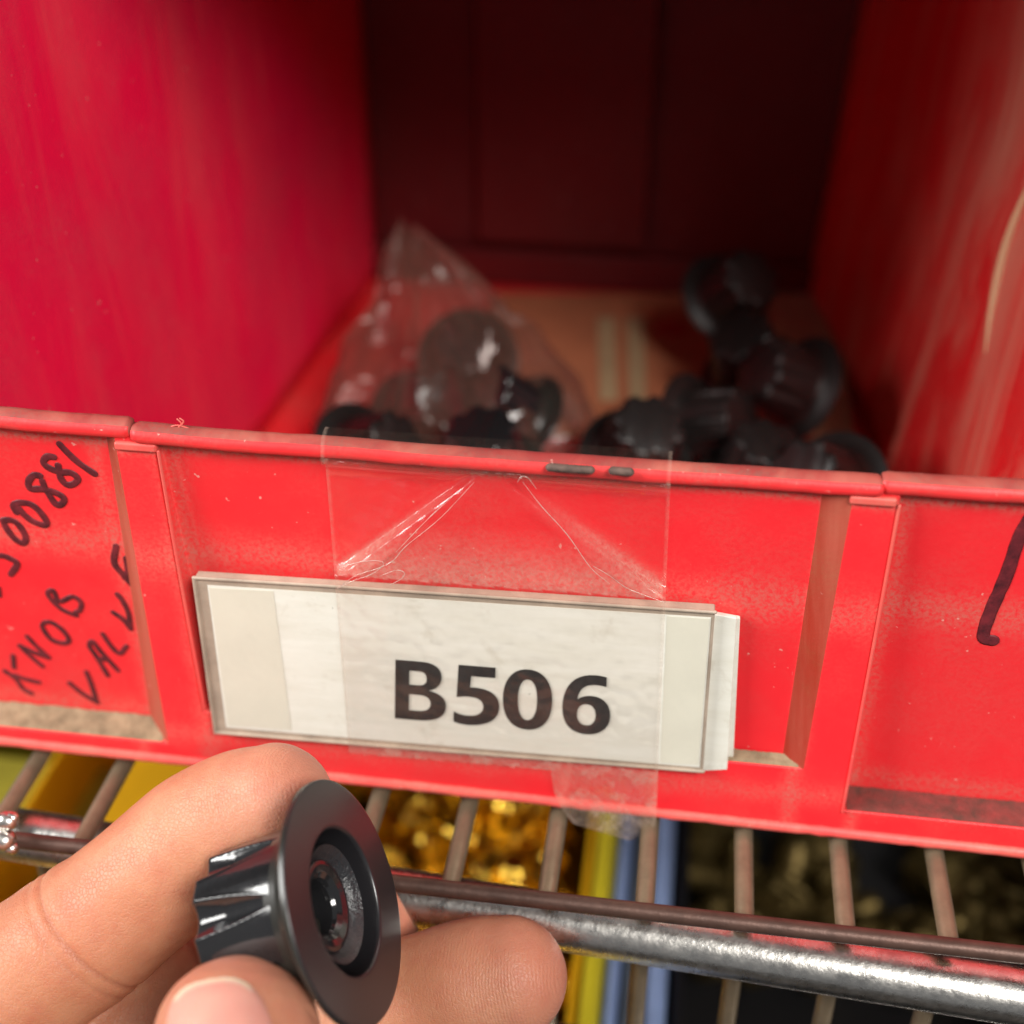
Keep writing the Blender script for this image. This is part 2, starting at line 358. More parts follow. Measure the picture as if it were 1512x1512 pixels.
x0, x1 = onY(705, 200, YB).x, onY(962, 200, YB).x
v, f = boxv(x0, x1, YB - .004, YB - .0005, ZF + .014, .10); bpart('back_rib_panel', v, f, M['red_shaded'], bevel=.0012)
# raised sliver on the right side wall, coloured cream as a painted edge highlight
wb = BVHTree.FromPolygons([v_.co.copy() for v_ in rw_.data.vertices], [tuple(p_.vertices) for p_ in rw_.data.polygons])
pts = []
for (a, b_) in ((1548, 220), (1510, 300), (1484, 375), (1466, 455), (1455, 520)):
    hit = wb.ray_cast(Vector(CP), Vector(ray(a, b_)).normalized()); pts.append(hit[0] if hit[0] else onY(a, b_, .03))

v, f = tubev(catmull(pts, 8), [.0002 + .0010 * math.sin(math.pi * i / 32) for i in range(33)], 10); bpart('wall_edge_highlight', v, f, simple('painted_cream_highlight', (.75, .48, .28), .25))
# small frayed burr on the rim
for (a, b_, c_) in (((245, 633), (262, 628), (283, 634)), ((262, 632), (268, 626), (262, 619)), ((268, 628), (271, 622), (266, 618))):
    v, f = tubev(catmull([onY(*q, .0012) for q in (a, b_, c_)], 5), .00014, 6); bpart('burr', v, f, M['red_pale'])

# marker handwriting on the left panel, strokes traced in image pixels and projected onto it
def mark(pts, w, ycoef, name='marker_stroke'):
    P = catmull(pts, 7); Q = []
    for q in P:
        Y = .004
        for _ in range(4):
            p = onY(q[0], q[1], Y); tt = (p.z - z0) / (zs - z0); Y = ycoef(tt) - .00006
        Q.append(np.array(p))
    v, f = [], []; seg = 8; n = len(Q)
    ext = []
    t0 = Q[0] - Q[1]; t0 /= np.linalg.norm(t0); t1 = Q[-1] - Q[-2]; t1 /= np.linalg.norm(t1)
    r = w * .5 * .235 / F
    L = [(Q[0] + t0 * r * s_, r * c_) for s_, c_ in ((1, .05), (.85, .53), (.5, .87))] + [(q, r * (1 + .13 * noise.noise(Vector(q * 700)))) for q in Q] + [(Q[-1] + t1 * r * s_, r * c_) for s_, c_ in ((.5, .87), (.85, .53), (1, .05))]
    n = len(L)
    for i, (p, rr) in enumerate(L):
        t = L[min(i + 1, n - 1)][0] - L[max(i - 1, 0)][0]; t /= np.linalg.norm(t) + 1e-12; sd = np.cross(t, [0, 1, 0]); sd /= np.linalg.norm(sd) + 1e-12
        for kk in range(seg): a = 2 * math.pi * kk / seg; v.append(p + sd * rr * math.cos(a) + np.array([0, 1, 0]) * .00008 * math.sin(a))
    for i in range(n - 1):
        for kk in range(seg): k2 = (kk + 1) % seg; f.append((i * seg + kk, i * seg + k2, (i + 1) * seg + k2, (i + 1) * seg + kk))
    f.append(tuple(range(seg))); f.append(tuple((n - 1) * seg + q for q in range(seg)))
    return bpart(name, v, f, M['marker'])
yl = lambda t: .0020 + (.0064 - .0020) * t
yr = lambda t: .0020 + (.0058 - .0020) * t
s1 = lambda L: [(x / 6.873, 640 + y / 6.873) for x, y in L]
s2 = lambda L: [(x / 5.6, 790 + y / 5.6) for x, y in L]
HW = [s1([(605, 110), (680, 190), (800, 300), (960, 410)]),
      s1([(545, 240), (480, 235), (440, 290), (490, 345), (600, 390), (720, 400), (790, 460), (750, 510), (680, 520), (620, 460), (600, 380), (590, 325)]),
      s1([(405, 430), (340, 425), (290, 490), (310, 560), (420, 565), (560, 600), (650, 660), (620, 720), (560, 710), (490, 610), (450, 540), (430, 485)]),
      s1([(165, 800), (135, 740), (180, 705), (300, 715), (400, 790), (475, 900), (440, 930), (330, 890), (240, 820), (190, 760)]),
      s1([(30, 880), (110, 880), (190, 930), (260, 1050), (235, 1115), (150, 1070), (70, 970), (30, 890)]),
      s1([(-40, 1240), (40, 1245), (140, 1290), (175, 1330), (110, 1430)]),
      s2([(630, 665), (520, 620), (430, 540), (395, 480), (440, 460), (490, 550), (600, 510), (670, 560), (660, 620), (625, 640)]),
      s2([(370, 720), (350, 760), (420, 860), (520, 895), (570, 870), (520, 790), (430, 725), (370, 720)]),
      s2([(165, 915), (250, 1000), (350, 1085)]), s2([(225, 840), (300, 920), (400, 1010)]), s2([(400, 1015), (290, 975), (165, 918)]),
      s2([(40, 1125), (130, 1190), (190, 1270), (260, 1310)]), s2([(108, 1000), (115, 1095)]), s2([(125, 1160), (220, 1195), (320, 1218)]),
      s2([(575, 1225), (680, 1310), (805, 1385)]), s2([(800, 1380), (760, 1250), (715, 1135)]),
      s2([(890, 1160), (800, 1010), (740, 920), (765, 880), (830, 960), (975, 1120)]), s2([(810, 1020), (870, 1030)]),
      s2([(850, 820), (920, 920), (990, 980), (1045, 920)]),
      s2([(935, 640), (1020, 700), (1080, 775)]), s2([(1080, 775), (1060, 640), (1010, 540), (970, 490)]),
      s2([(960, 95), (945, 230), (1020, 330), (1100, 420)]), s2([(1045, 195), (1060, 300), (1030, 350)]), s2([(1105, 310), (1110, 420)]),
      s2([(-12, 440), (-5, 500)])]
for st_ in HW: mark(st_, 11 if st_[0][1] < 830 else 9.2, yl)
mark([(1530, 750), (1506, 792), (1486, 850), (1462, 905), (1452, 940), (1466, 946)], 19, yr)
# grime patches on the rim under the tape
for (xa, ya, xb, yb) in ((812, 690, 872, 694), (905, 695, 930, 697)):
    p, q = onY(xa, ya, -.0016), onY(xb, yb, -.0016); v, f = tubev([p, (p + q) / 2, q], .0007, 8); o = bpart('grime_patch', v, f, simple('grime', (.16, .10, .08), .8, 0, 500, .3))

# ================================================================== LABEL HOLDER
lab = empty('label_holder', onY(680, 1105, -.0005), 'clear plastic label holder with dirty white card printed B506, taped to red bin front', 'label holder')
def lpart(o): o.parent = lab; o.location = o.location - Vector(lab.location); return o
def quadY(px, y): return [onY(a, b_, y) for a, b_ in px]
def slab(name, px, yf, yb, mat, bevel=.0002):
    q = quadY(px, yf); q2 = [Vector((p.x, yb, p.z)) for p in q]; return lpart(hexa(name, q, q2, mat, None, bevel, 2))
YF = -.0016
slab('backing_card', [(1048, 906), (1088, 913), (1074, 1137), (1034, 1139)], -.0001, .0008, M['paper'])
slab('backing_card', [(1040, 903), (1093, 913), (1082, 1136), (1030, 1139)], .0010, .0018, M['paper'])
slab('holder_body', [(286, 853), (1056, 903), (1038, 1139), (318, 1080)], YF + .0002, .0009, M['aged_film'], .0003)
pcard = slab('paper_card', [(306, 864), (1050, 912), (1033, 1133), (334, 1074)], YF + .0001, YF + .00018, M['paper'], 0)
slab('yellowed_strip', [(309, 868), (403, 873), (430, 1078), (337, 1071)], YF + .00002, YF + .00006, M['yellow_paper'], 0)
slab('yellowed_strip', [(985, 910), (1048, 914), (1031, 1129), (975, 1126)], YF + .00002, YF + .00006, M['yellow_paper'], 0)
slab('front_film', [(286, 852), (1057, 902), (1039, 1140), (318, 1081)], YF - .0003, YF - .00022, M['clear_film'], 0)
for pts in ([(286, 853), (500, 866), (1056, 904)], [(318, 1081), (600, 1104), (1038, 1139)], [(286, 853), (302, 965), (318, 1080)]):
    v, f = tubev([onY(a, b_, YF + .0001) for a, b_ in pts], .00034, 8); lpart(obj('holder_edge', v, f, M['aged_film']))
# lettering
def cub(path):
    P = [np.array(path[0], float)]
    for q in path[1:]:
        if len(q) == 2: P.append(np.array(q, float))
        else:
            a, d = P[-1], np.array(q[4:6], float); b_, c_ = np.array(q[:2], float), np.array(q[2:4], float)
            for i in range(1, 11): t = i / 10; P.append((1 - t) ** 3 * a + 3 * (1 - t) ** 2 * t * b_ + 3 * (1 - t) * t * t * c_ + t ** 3 * d)
    return P
def ell(cx, cy, rx, ry, p=2.25, n=44):
    return [np.array([cx + rx * abs(math.cos(a)) ** (2 / p) * np.sign(math.cos(a)), cy + ry * abs(math.sin(a)) ** (2 / p) * np.sign(math.sin(a))]) for a in [2 * math.pi * i / n for i in range(n)]]
GL = [(0, [cub([(0, 0), (0, 1), (.36, 1), (.56, 1, .66, .91, .66, .76), (.66, .64, .59, .55, .47, .525), (.63, .50, .73, .41, .73, .27), (.73, .10, .60, 0, .35, 0)]),
           cub([(.20, .60), (.20, .84), (.33, .84), (.41, .84, .45, .80, .45, .72), (.45, .64, .41, .60, .33, .60)]),
           cub([(.20, .16), (.20, .44), (.34, .44), (.45, .44, .51, .39, .51, .30), (.51, .21, .45, .16, .34, .16)])]),
      (.84, [cub([(.06, 1), (.58, 1), (.58, .83), (.24, .83), (.225, .635), (.50, .66, .645, .54, .645, .33), (.645, .10, .46, -.015, .20, -.015), (.12, -.015, .05, 0, 0, .03), (0, .20), (.06, .165, .13, .145, .20, .145), (.34, .145, .42, .21, .42, .32), (.42, .43, .34, .48, .21, .48), (.14, .48, .09, .465, .04, .455)])]),
      (1.54, [ell(.34, .5, .345, .515), ell(.34, .5, .135, .35)]),
      (2.37, [cub([(.60, .99), (.60, .83), (.55, .845, .5, .85, .45, .85), (.30, .85, .215, .75, .205, .575), (.25, .63, .32, .655, .40, .655), (.56, .655, .665, .53, .665, .33), (.665, .12, .53, -.015, .34, -.015), (.12, -.015, 0, .15, 0, .44), (0, .80, .16, 1.01, .44, 1.01), (.50, 1.01, .56, 1.0, .60, .99)]), ell(.335, .325, .13, .185)])]
cu = bpy.data.curves.new('lettering', 'CURVE'); cu.dimensions = '2D'; cu.fill_mode = 'BOTH'; cu.extrude = .004
for off, loops in GL:
    for L in loops:
        sp = cu.splines.new('POLY'); sp.points.add(len(L) - 1); sp.use_cyclic_u = True
        for q, p in zip(sp.points, L): q.co = (off + p[0], p[1], 0, 1)
to = bpy.data.objects.new('lettering', cu); COL.objects.link(to); bpy.context.view_layer.update()
tm = bpy.data.meshes.new_from_object(to.evaluated_get(bpy.context.evaluated_depsgraph_get())); bpy.data.objects.remove(to)
co = np.array([v_.co[:] for v_ in tm.vertices]); mn, mx = co.min(0), co.max(0)
TL, TR, BL, BR = [onY(a, b_, YF - .0001) for a, b_ in ((584, 973), (903, 999), (583, 1062), (900, 1087))]
for v_ in tm.vertices:
    a = float((v_.co.x - mn[0]) / (mx[0] - mn[0])); b_ = float((v_.co.y - mn[1]) / (mx[1] - mn[1]))
    p = (1 - b_) * ((1 - a) * BL + a * BR) + b_ * ((1 - a) * TL + a * TR); v_.co = (p.x, YF - .00002 - .00006 * (v_.co.z > 0), p.z)
lo_ = link('lettering', tm, M['ink'], None, False); lo_.parent = pcard; lo_.matrix_parent_inverse = Matrix.Identity(4); lo_.location = -Vector(lab.location) - Vector(pcard.location)

# ================================================================== ADHESIVE TAPE over label
apex = onY(722, 690, .0); tl = onY(500, 850, 0); tr_ = onY(985, 885, 0)
nx, nz = 150, 190
V, Fc, dustv = [], [], []
def edge_l(t): return np.interp(t, [0, .38, .42, .88, 1], [478, 497, 499, 516, 830])
rows_px = []
def sd_tri(p):   # >0 inside the lifted fan, metres
    def side(a, b_, sgn): e = np.array([b_.x - a.x, b_.z - a.z]); n_ = np.array([-e[1], e[0]]) / np.linalg.norm(e) * sgn; return float(np.dot([p.x - a.x, p.z - a.z], n_))
    return min(side(apex, tl, 1), side(apex, tr_, -1))
for j in range(nz + 1):
    t = j / nz
    # top y, bottom y on both edges of the strip
    for i in range(nx + 1):
        s = i / nx
        yl_, yr_ = 655 + t * (1118 - 655), 693 + t * (1252 - 693)
        xl_ = 478 + (yl_ - 655) * .082; xr_ = 991 - (yr_ - 693) * .043
        x = xl_ * (1 - s) + xr_ * s; y = yl_ * (1 - s) + yr_ * s
        # rounded tail: only the right part hangs below the holder
        if y > 1150 - (1 - s) * 70:
            lim = 1112 + 38 * s + 98 * max(0, 1 - ((s - .86) / .20) ** 2) ** .5 * (abs(s - .86) < .2)
            y = min(y, max(lim, 1085 + 50 * s))
        p = onY(float(x), float(y), 0); ztop = -.0004; zl = tl.z * (1 - s) + tr_.z * s
        if p.z > -.0032: Y = -.0022 - .0001
        elif p.z < zl - .0002 and p.z > -.0630: Y = YF - .00055
        elif p.z <= -.0630: Y = YF - .00055 + .0002 * 0 + min(.0010, (-.0630 - p.z) * .12)
        else:
            q = (-.0032 - p.z) / (-.0032 - zl); q = min(max(q, 0), 1)
            lifted = -.0020 + (YF - .0005 + .0020) * q
            stuck = .0010 + .0009 * q - .00012
            stuck = stuck + (-.0020 - stuck) * math.exp(-max(0, (-.0032 - p.z)) / .0009)
            stuck = stuck + (YF - .0004 - stuck) * math.exp(-max(0, (p.z - zl)) / .0011)
            d_ = sd_tri(p); wv_ = 1 / (1 + math.exp(-d_ / .00055))
            Y = stuck * (1 - wv_) + lifted * wv_
            ridge = math.exp(-(d_ / .0006) ** 2) * (.00035 + .0004 * q) + .4 * math.exp(-((d_ - .0022) / .0005) ** 2) * .0006 * q
            Y -= ridge
            Y += .00028 * q * wv_ * noise.noise(Vector((p.x * 260 + p.z * 180, 5, p.z * 140)))
        Y += .00006 * noise.noise(Vector((p.x * 420, 2, p.z * 420)))
        pp = onY(x, y, Y) if p.z < -.003 else Vector((p.x, Y, p.z))
        if j == 0: pp = Vector((pp.x, .0016, .0018))
        elif j == 1: pp = Vector((pp.x, .0002, .0017))
        elif j == 2: pp = Vector((pp.x, -.0010, .0012))
        elif j == 3: pp = Vector((pp.x, -.0019, .0002))
        V.append(pp)
        dd = 0.0
        if -.063 < p.z and p.z > zl and p.z < -.0032:
            d_ = sd_tri(p); q = (-.0032 - p.z) / (-.0032 - zl)
            dd = max(0, min(1, (d_ + .0010) / .0012)) * max(0, (q - .45)) * .62
            dd = max(dd, math.exp(-((d_ + .0006) / (.0016 if p.x > apex.x else .0009)) ** 2) * (.75 if p.x > apex.x else .6) * max(0, q - .15))
        if i <= 1 or i >= nx - 1: dd = .16
        if p.z < -.0635: dd = .22 + .2 * (noise.noise(Vector((p.x * 300, 0, p.z * 300))) > .1)
        dustv.append(dd)
for j in range(nz):
    for i in range(nx): a = j * (nx + 1) + i; Fc.append((a, a + 1, a + nx + 2, a + nx + 1))
tm = bpy.data.meshes.new('adhesive_tape'); tm.from_pydata(V, [], Fc); tm.update()
at = tm.attributes.new('dust', 'FLOAT', 'POINT'); at.data.foreach_set('value', dustv)
tape = link('adhesive_tape', tm, M['tape'])
M['fold'] = film('tape_fold_highlight', .5, .28, (.95, .82, .74), .15, None, 0, 400, (.95, .9, .88))  # raised folds of the tape, whitish haze painted in as their crease highlights
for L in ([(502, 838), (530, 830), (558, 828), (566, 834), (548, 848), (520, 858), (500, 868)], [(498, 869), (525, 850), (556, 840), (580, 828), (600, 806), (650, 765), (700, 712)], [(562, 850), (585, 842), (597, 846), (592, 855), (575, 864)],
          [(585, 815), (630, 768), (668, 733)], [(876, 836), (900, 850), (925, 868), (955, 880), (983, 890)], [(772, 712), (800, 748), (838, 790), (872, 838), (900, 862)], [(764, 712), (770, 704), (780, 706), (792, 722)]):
    tp = catmull([onY(*q, YF - .0004 if q[1] > 800 else -.0017) for q in L], 6); v, f = tubev(tp, [.00003 + .00007 * math.sin(math.pi * i / (len(tp) - 1)) * (.55 + .9 * noise.noise(Vector((i * .45, L[0][0], 0)))) for i in range(len(tp))], 6); obj('tape_fold_highlight', v, f, M['fold'], tape)
tag(tape, 'wide clear adhesive tape, creased and dusty, running from bin rim down over the white label', 'tape')

# ================================================================== KNOB
def knob_meshes():
    seg = 192; r = []
    prof = [(10.95, -6.0), (11.05, -.35), (11.2, -.08), (11.4, 0), (18.45, 0), (18.62, -.06), (18.68, -.2)]
    face = lathev([(a * MM, b_ * MM) for a, b_ in prof], seg); r.append(('face_plate', face, 'knob_face'))
    sk = [(18.68, -.2), (18.7, -.85), (18.4, -1.15), (17.2, -1.5), (15.4, -2.2), (14.0, -3.3), (13.25, -4.8), (12.8, -7.0)]
    r.append(('skirt', lathev([(a * MM, b_ * MM) for a, b_ in sk], seg), 'knob_edge'))
    # fluted grip
    nr = 70; v, f = [], []; N = 8; R0, R1, z0_, z1_ = 13.2, 11.6, -4.0, -20.6
    sg = 384
    for i in range(nr + 1):
        t = i / nr; z = z0_ + (z1_ - z0_) * t; R = R0 + (R1 - R0) * t - (1.6 * ((t - .93) / .07) ** 2 if t > .93 else 0)
        w = .25 * (max(0, (t - .04) / .96)) ** .6; dp = 1.6 * min(1, max(0, t - .04) / .6) ** .8
        for k_ in range(sg):
            a = 2 * math.pi * k_ / sg; ph = (a * N / (2 * math.pi)) % 1; d_ = min(ph, 1 - ph) * 2 * math.pi / N
            rr = R
            if w > 1e-4:
                e = d_ / w
                if e < 1: rr = R - dp * (1 - e * e)
                rr += .12 * math.exp(-((e - 1.04) / .14) ** 2) * min(1, (t - .1) * 6 if t > .1 else 0)
            v.append((rr * MM * math.cos(a), rr * MM * math.sin(a), z * MM))
    for i in range(nr):
        for k_ in range(sg): k2 = (k_ + 1) % sg; f.append((i * sg + k_, i * sg + k2, (i + 1) * sg + k2, (i + 1) * sg + k_))
    f.append(tuple(nr * sg + q for q in range(sg)))
    r.append(('grip', (v, f), 'knob'))
    cav = [(10.95, -6.0), (9.5, -6.1), (9.3, -5.9), (9.2, -2.1), (9.0, -1.8)]
    r.append(('cavity_wall', lathev([(a * MM, b_ * MM) for a, b_ in cav], 128), 'knob'))
    ring = [(9.0, -1.82), (8.0, -2.6), (7.0, -3.7)]
    r.append(('textured_ring', lathev([(a * MM, b_ * MM) for a, b_ in ring], 128), 'knob_rough'))
    hub = [(7.05, -4.6), (7.0, -3.5), (6.8, -3.2), (6.2, -3.15), (5.2, -3.5), (4.4, -4.1), (4.05, -4.7), (3.95, -5.4), (3.9, -11), (0.01, -11)]
    r.append(('hub', lathev([(a * MM, b_ * MM) for a, b_ in hub], 128), 'knob'))
    v, f = boxv(-.0037, -.0010, -.0030, .0030, -.0108, -.0062); r.append(('spline_key', (v, f), 'knob_edge'))
    return [(n_, mesh(n_, *g), m_) for n_, g, m_ in r]
KM = knob_meshes()
for n_, me_, m_ in KM: me_.materials.append(M[m_]); me_.polygons.foreach_set('use_smooth', [True] * len(me_.polygons))
def make_knob(label, group=None, name='valve_knob'):
    t = empty(name, (0, 0, 0), label, 'knob', group)
    for n_, me_, m_ in KM:
        o = bpy.data.objects.new(n_, me_); COL.objects.link(o); o.parent = t
        if n_ == 'hub': hub_ = o
        if n_ in ('spline_key',): o.parent = hub_; b = o.modifiers.new('bevel', 'BEVEL'); b.width = .0005; b.segments = 2
    return t
def frame_from(n, roll=0, up=(0, 0, 1)):
    z = Vector(n).normalized(); x = Vector(up).cross(z).normalized(); y = z.cross(x)
    return Matrix((x, y, z)).transposed() @ Matrix.Rotation(roll, 3, 'Z')
kn = make_knob('glossy black fluted knob with wide round flange, held between finger and thumb')
ROLL = 34.5
KC = atD(512, 1330, .2060)
vd = Vector(ray(512, 1330)).normalized(); phi = math.radians(13.6)
e_img = Vector(RC.T @ np.array([math.cos(phi), -math.sin(phi), 0])); e_img = (e_img - vd * e_img.dot(vd)).normalized()
th = math.radians(64); KN = (e_img * math.sin(th) - vd * math.cos(th)).normalized()
kn.matrix_world = Matrix.Translation(KC) @ frame_from(KN, math.radians(ROLL)).to_4x4()

# ================================================================== HAND
def fchain(L, n=14):
    P = []; 
    for (x, y, d, r) in L: d += .0055; p = atD(x, y, d); P.append((*p, r * d / F))
    C = np.array(catmull(P, n)); return C[:, :3], C[:, 3]
fingers = {
 'index': [(-330, 1750, .205, 150), (-170, 1590, .214, 128), (-20, 1478, .220, 116), (120, 1385, .222, 108), (205, 1318, .222, 104), (290, 1246, .221, 103), (360, 1203, .219, 99), (405, 1186, .217, 90)],
 'middle': [(-250, 1850, .212, 150), (-40, 1700, .226, 130), (130, 1560, .234, 118), (280, 1470, .240, 105), (400, 1415, .243, 92), (490, 1372, .243, 82), (548, 1356, .241, 74)],
 'ring': [(-180, 1960, .206, 150), (60, 1800, .220, 130), (240, 1660, .228, 118), (400, 1560, .230, 106), (530, 1498, .228, 96), (610, 1476, .227, 90), (690, 1452, .225, 94), (752, 1444, .2235, 88)],
 'thumb': [(120, 2250, .168, 210), (240, 1980, .172, 165), (300, 1800, .177, 145), (322, 1680, .180, 138), (338, 1600, .184, 132), (348, 1540, .188, 124)],
 'heel': [(-700, 2900, .17, 300), (-420, 2500, .18, 360), (-150, 2150, .19, 330), (-60, 2000, .195, 250)],
 'web': [(-280, 1900, .205, 190), (-60, 2050, .19, 220), (150, 2150, .178, 190)],
}
FC = {}
vs, fs = [], []
for nm, L in fingers.items():
    Pc, Rc = fchain(L); FC[nm] = (Pc, Rc); v, f = tubev(Pc, list(Rc), 32)
    o_ = len(vs); vs += [tuple(p) for p in v]; fs += [tuple(i + o_ for i in q) for q in f]
hm = bpy.data.meshes.new('hand_raw'); hm.from_pydata(vs, [], fs); hm.update()
bm = bmesh.new(); bm.from_mesh(hm); bmesh.ops.recalc_face_normals(bm, faces=bm.faces); bm.to_mesh(hm); bm.free()
ho = bpy.data.objects.new('tmp', hm); COL.objects.link(ho)
r_ = ho.modifiers.new('r', 'REMESH'); r_.mode = 'VOXEL'; r_.voxel_size = .00050
s__ = ho.modifiers.new('s', 'SMOOTH'); s__.factor = .5; s__.iterations = 14
bpy.context.view_layer.update(); dg = bpy.context.evaluated_depsgraph_get()
hme = bpy.data.meshes.new_from_object(ho.evaluated_get(dg)); bpy.data.objects.remove(ho)
nv = len(hme.vertices); co = np.empty(nv * 3); hme.vertices.foreach_get('co', co); co = co.reshape(-1, 3)
no = np.empty(nv * 3); hme.vertices.foreach_get('normal', no); no = no.reshape(-1, 3)
best = np.full(nv, 1e9); fu = np.zeros((nv, 3)); pink = np.zeros(nv); crease = np.zeros(nv)
cre = {'index': [(.60, 1.0), (.575, .6), (.30, .9)], 'ring': [(.73, 1.0), (.70, .5)], 'middle': [(.7, .8)], 'thumb': [(.5, .8)]}
for fi, (nm, (Pc, Rc)) in enumerate(FC.items()):
    seglen = np.r_[0, np.cumsum(np.linalg.norm(np.diff(Pc, axis=0), axis=1))]; tot = seglen[-1]
    D2 = np.empty((nv, len(Pc)))
    for i in range(len(Pc)): D2[:, i] = np.linalg.norm(co - Pc[i], axis=1) - Rc[i]
    idx = D2.argmin(1); d = D2[np.arange(nv), idx]
    # continuous position along the finger
    ax = np.gradient(Pc, axis=0); ax /= np.linalg.norm(ax, axis=1)[:, None]
    along = seglen[idx] + np.einsum('ij,ij->i', co - Pc[idx], ax[idx])
    up = np.array(RC[2]) * -1; ref = up - ax * (ax @ up)[:, None]; ref /= np.linalg.norm(ref, axis=1)[:, None]; sd_ = np.cross(ax, ref)
    rel = co - Pc[idx]; ang = np.arctan2(np.einsum('ij,ij->i', rel, sd_[idx]), np.einsum('ij,ij->i', rel, ref[idx]))
    mk = d < best; best[mk] = d[mk]
    fu[mk, 0] = along[mk]; fu[mk, 1] = ang[mk] * Rc[idx][mk]; fu[mk, 2] = (tot - along)[mk]
    pk = np.clip(1 - (tot + Rc[-1] - along) / .024, 0, 1)
    if nm in ('heel', 'web'): pk = pk * 0
    pink[mk] = pk[mk]
    cr = np.zeros(nv)
    for (t_, a_) in cre.get(nm, []):
        c0 = t_ * tot + .0012 * np.sin(ang * 1.3)
        cr += a_ * np.exp(-((along - c0) / .00055) ** 2)
        cr += -.35 * a_ * np.exp(-((along - c0 - .0026) / .0015) ** 2) - .35 * a_ * np.exp(-((along - c0 + .0026) / .0015) ** 2)
    crease[mk] = cr[mk]
co2 = co - no * (crease * .00042)[:, None]
# flat fleshy pads and slight irregularity
lump = np.array([noise.noise(Vector(p * 95)) for p in co]); co2 += no * (lump * .00045)[:, None]
# the pads flatten where they press on the grip
Minv = np.array((Matrix.Translation(KC) @ frame_from(KN, 0).to_4x4()).inverted()); Mk = np.array(Matrix.Translation(KC) @ frame_from(KN, 0).to_4x4())
lc = (np.c_[co2, np.ones(nv)] @ Minv.T)[:, :3]; rad = np.hypot(lc[:, 0], lc[:, 1]); Rg = .0130 - .0014 * np.clip((-lc[:, 2] - .0044) / .0165, 0, 1); ing = (lc[:, 2] < -.002) & (lc[:, 2] > -.0197) & (rad < Rg) & (rad > .004)
lc[ing, 0] *= (Rg / np.maximum(rad, 1e-6))[ing]; lc[ing, 1] *= (Rg / np.maximum(rad, 1e-6))[ing]
inf = (lc[:, 2] >= -.0030) & (lc[:, 2] < .0015) & (rad < .019); lc[inf, 2] = -.0031
co2 = (np.c_[lc, np.ones(nv)] @ Mk.T)[:, :3]
hme.vertices.foreach_set('co', co2.ravel()); hme.update()
hme.attributes.new('fuv', 'FLOAT_VECTOR', 'POINT').data.foreach_set('vector', fu.ravel())
hme.attributes.new('pink', 'FLOAT', 'POINT').data.foreach_set('value', pink)
hme.attributes.new('crease', 'FLOAT', 'POINT').data.foreach_set('value', np.clip(crease, 0, 1))
# skin
k = NT('skin'); c = k.coord(); a1 = k.n('ShaderNodeAttribute'); a1.attribute_name = 'pink'; a2 = k.n('ShaderNodeAttribute'); a2.attribute_name = 'crease'; a3 = k.n('ShaderNodeAttribute'); a3.attribute_name = 'fuv'
base = k.mix(k.ramp(k.noise(c, 70, 5, .6), [(.32, 0), (.70, 1)]), (.56, .27, .155), (.48, .19, .10))
base = k.mix(k.math('MULTIPLY', k.ramp(k.noise(c, 240, 5, .65), [(.45, 0), (.7, 1)]), .35), base, (.42, .105, .065))
base = k.mix(k.math('MULTIPLY', k.ramp(k.noise(c, 38, 3, .55), [(.45, 0), (.68, 1)]), .28), base, (.52, .15, .09))
vo = k.n('ShaderNodeTexVoronoi', _feature='DISTANCE_TO_EDGE', Scale=1500); k.l(c, vo.inputs['Vector'])
base = k.mix(k.math('MULTIPLY', a1.outputs['Fac'], .55), base, (.54, .20, .145))
base = k.mix(k.math('MULTIPLY', a2.outputs['Fac'], .45), base, (.33, .085, .05))
k.l(base, k.b.inputs['Base Color']); k.b.inputs['Roughness'].default_value = .46; k.b.inputs['Specular IOR Level'].default_value = .42
k.b.inputs['Subsurface Weight'].default_value = .35; k.b.inputs['Subsurface Radius'].default_value = (1, .35, .18); k.b.inputs['Subsurface Scale'].default_value = .0022
sx = k.n('ShaderNodeSeparateXYZ'); k.l(a3.outputs['Vector'], sx.inputs[0])
nz_ = k.noise(c, 130, 2, .5); ph = k.math('ADD', k.math('MULTIPLY', sx.outputs['X'], 2 * math.pi / .00052), k.math('MULTIPLY', nz_, 16))
ph = k.math('ADD', ph, k.math('MULTIPLY', k.math('POWER', k.math('MULTIPLY', sx.outputs['Y'], 150), 2), -3.0))
rd = k.math('MULTIPLY', k.math('SINE', ph), .5)
h = k.math('ADD', k.math('MULTIPLY', k.math('MULTIPLY', rd, .65), k.math('MULTIPLY', k.math('ADD', a1.outputs['Fac'], .22), k.ramp(k.noise(c, 90, 3, .5), [(.35, .15), (.65, .75)]))), k.math('MULTIPLY', k.noise(c, 1100, 4, .7), .9)); h = k.math('ADD', h, k.math('MULTIPLY', k.noise(c, 350, 4, .6), 1.2)); h = k.math('ADD', h, k.math('MULTIPLY', k.math('MINIMUM', vo.outputs['Distance'], .12), 4.0)); k.bump(h, .42, .00022)
M['skin'] = k.m
hand = link('hand', hme, M['skin'])
tag(hand, 'bare hand reaching from lower left, gripping the black knob between index finger and thumb', 'hand')
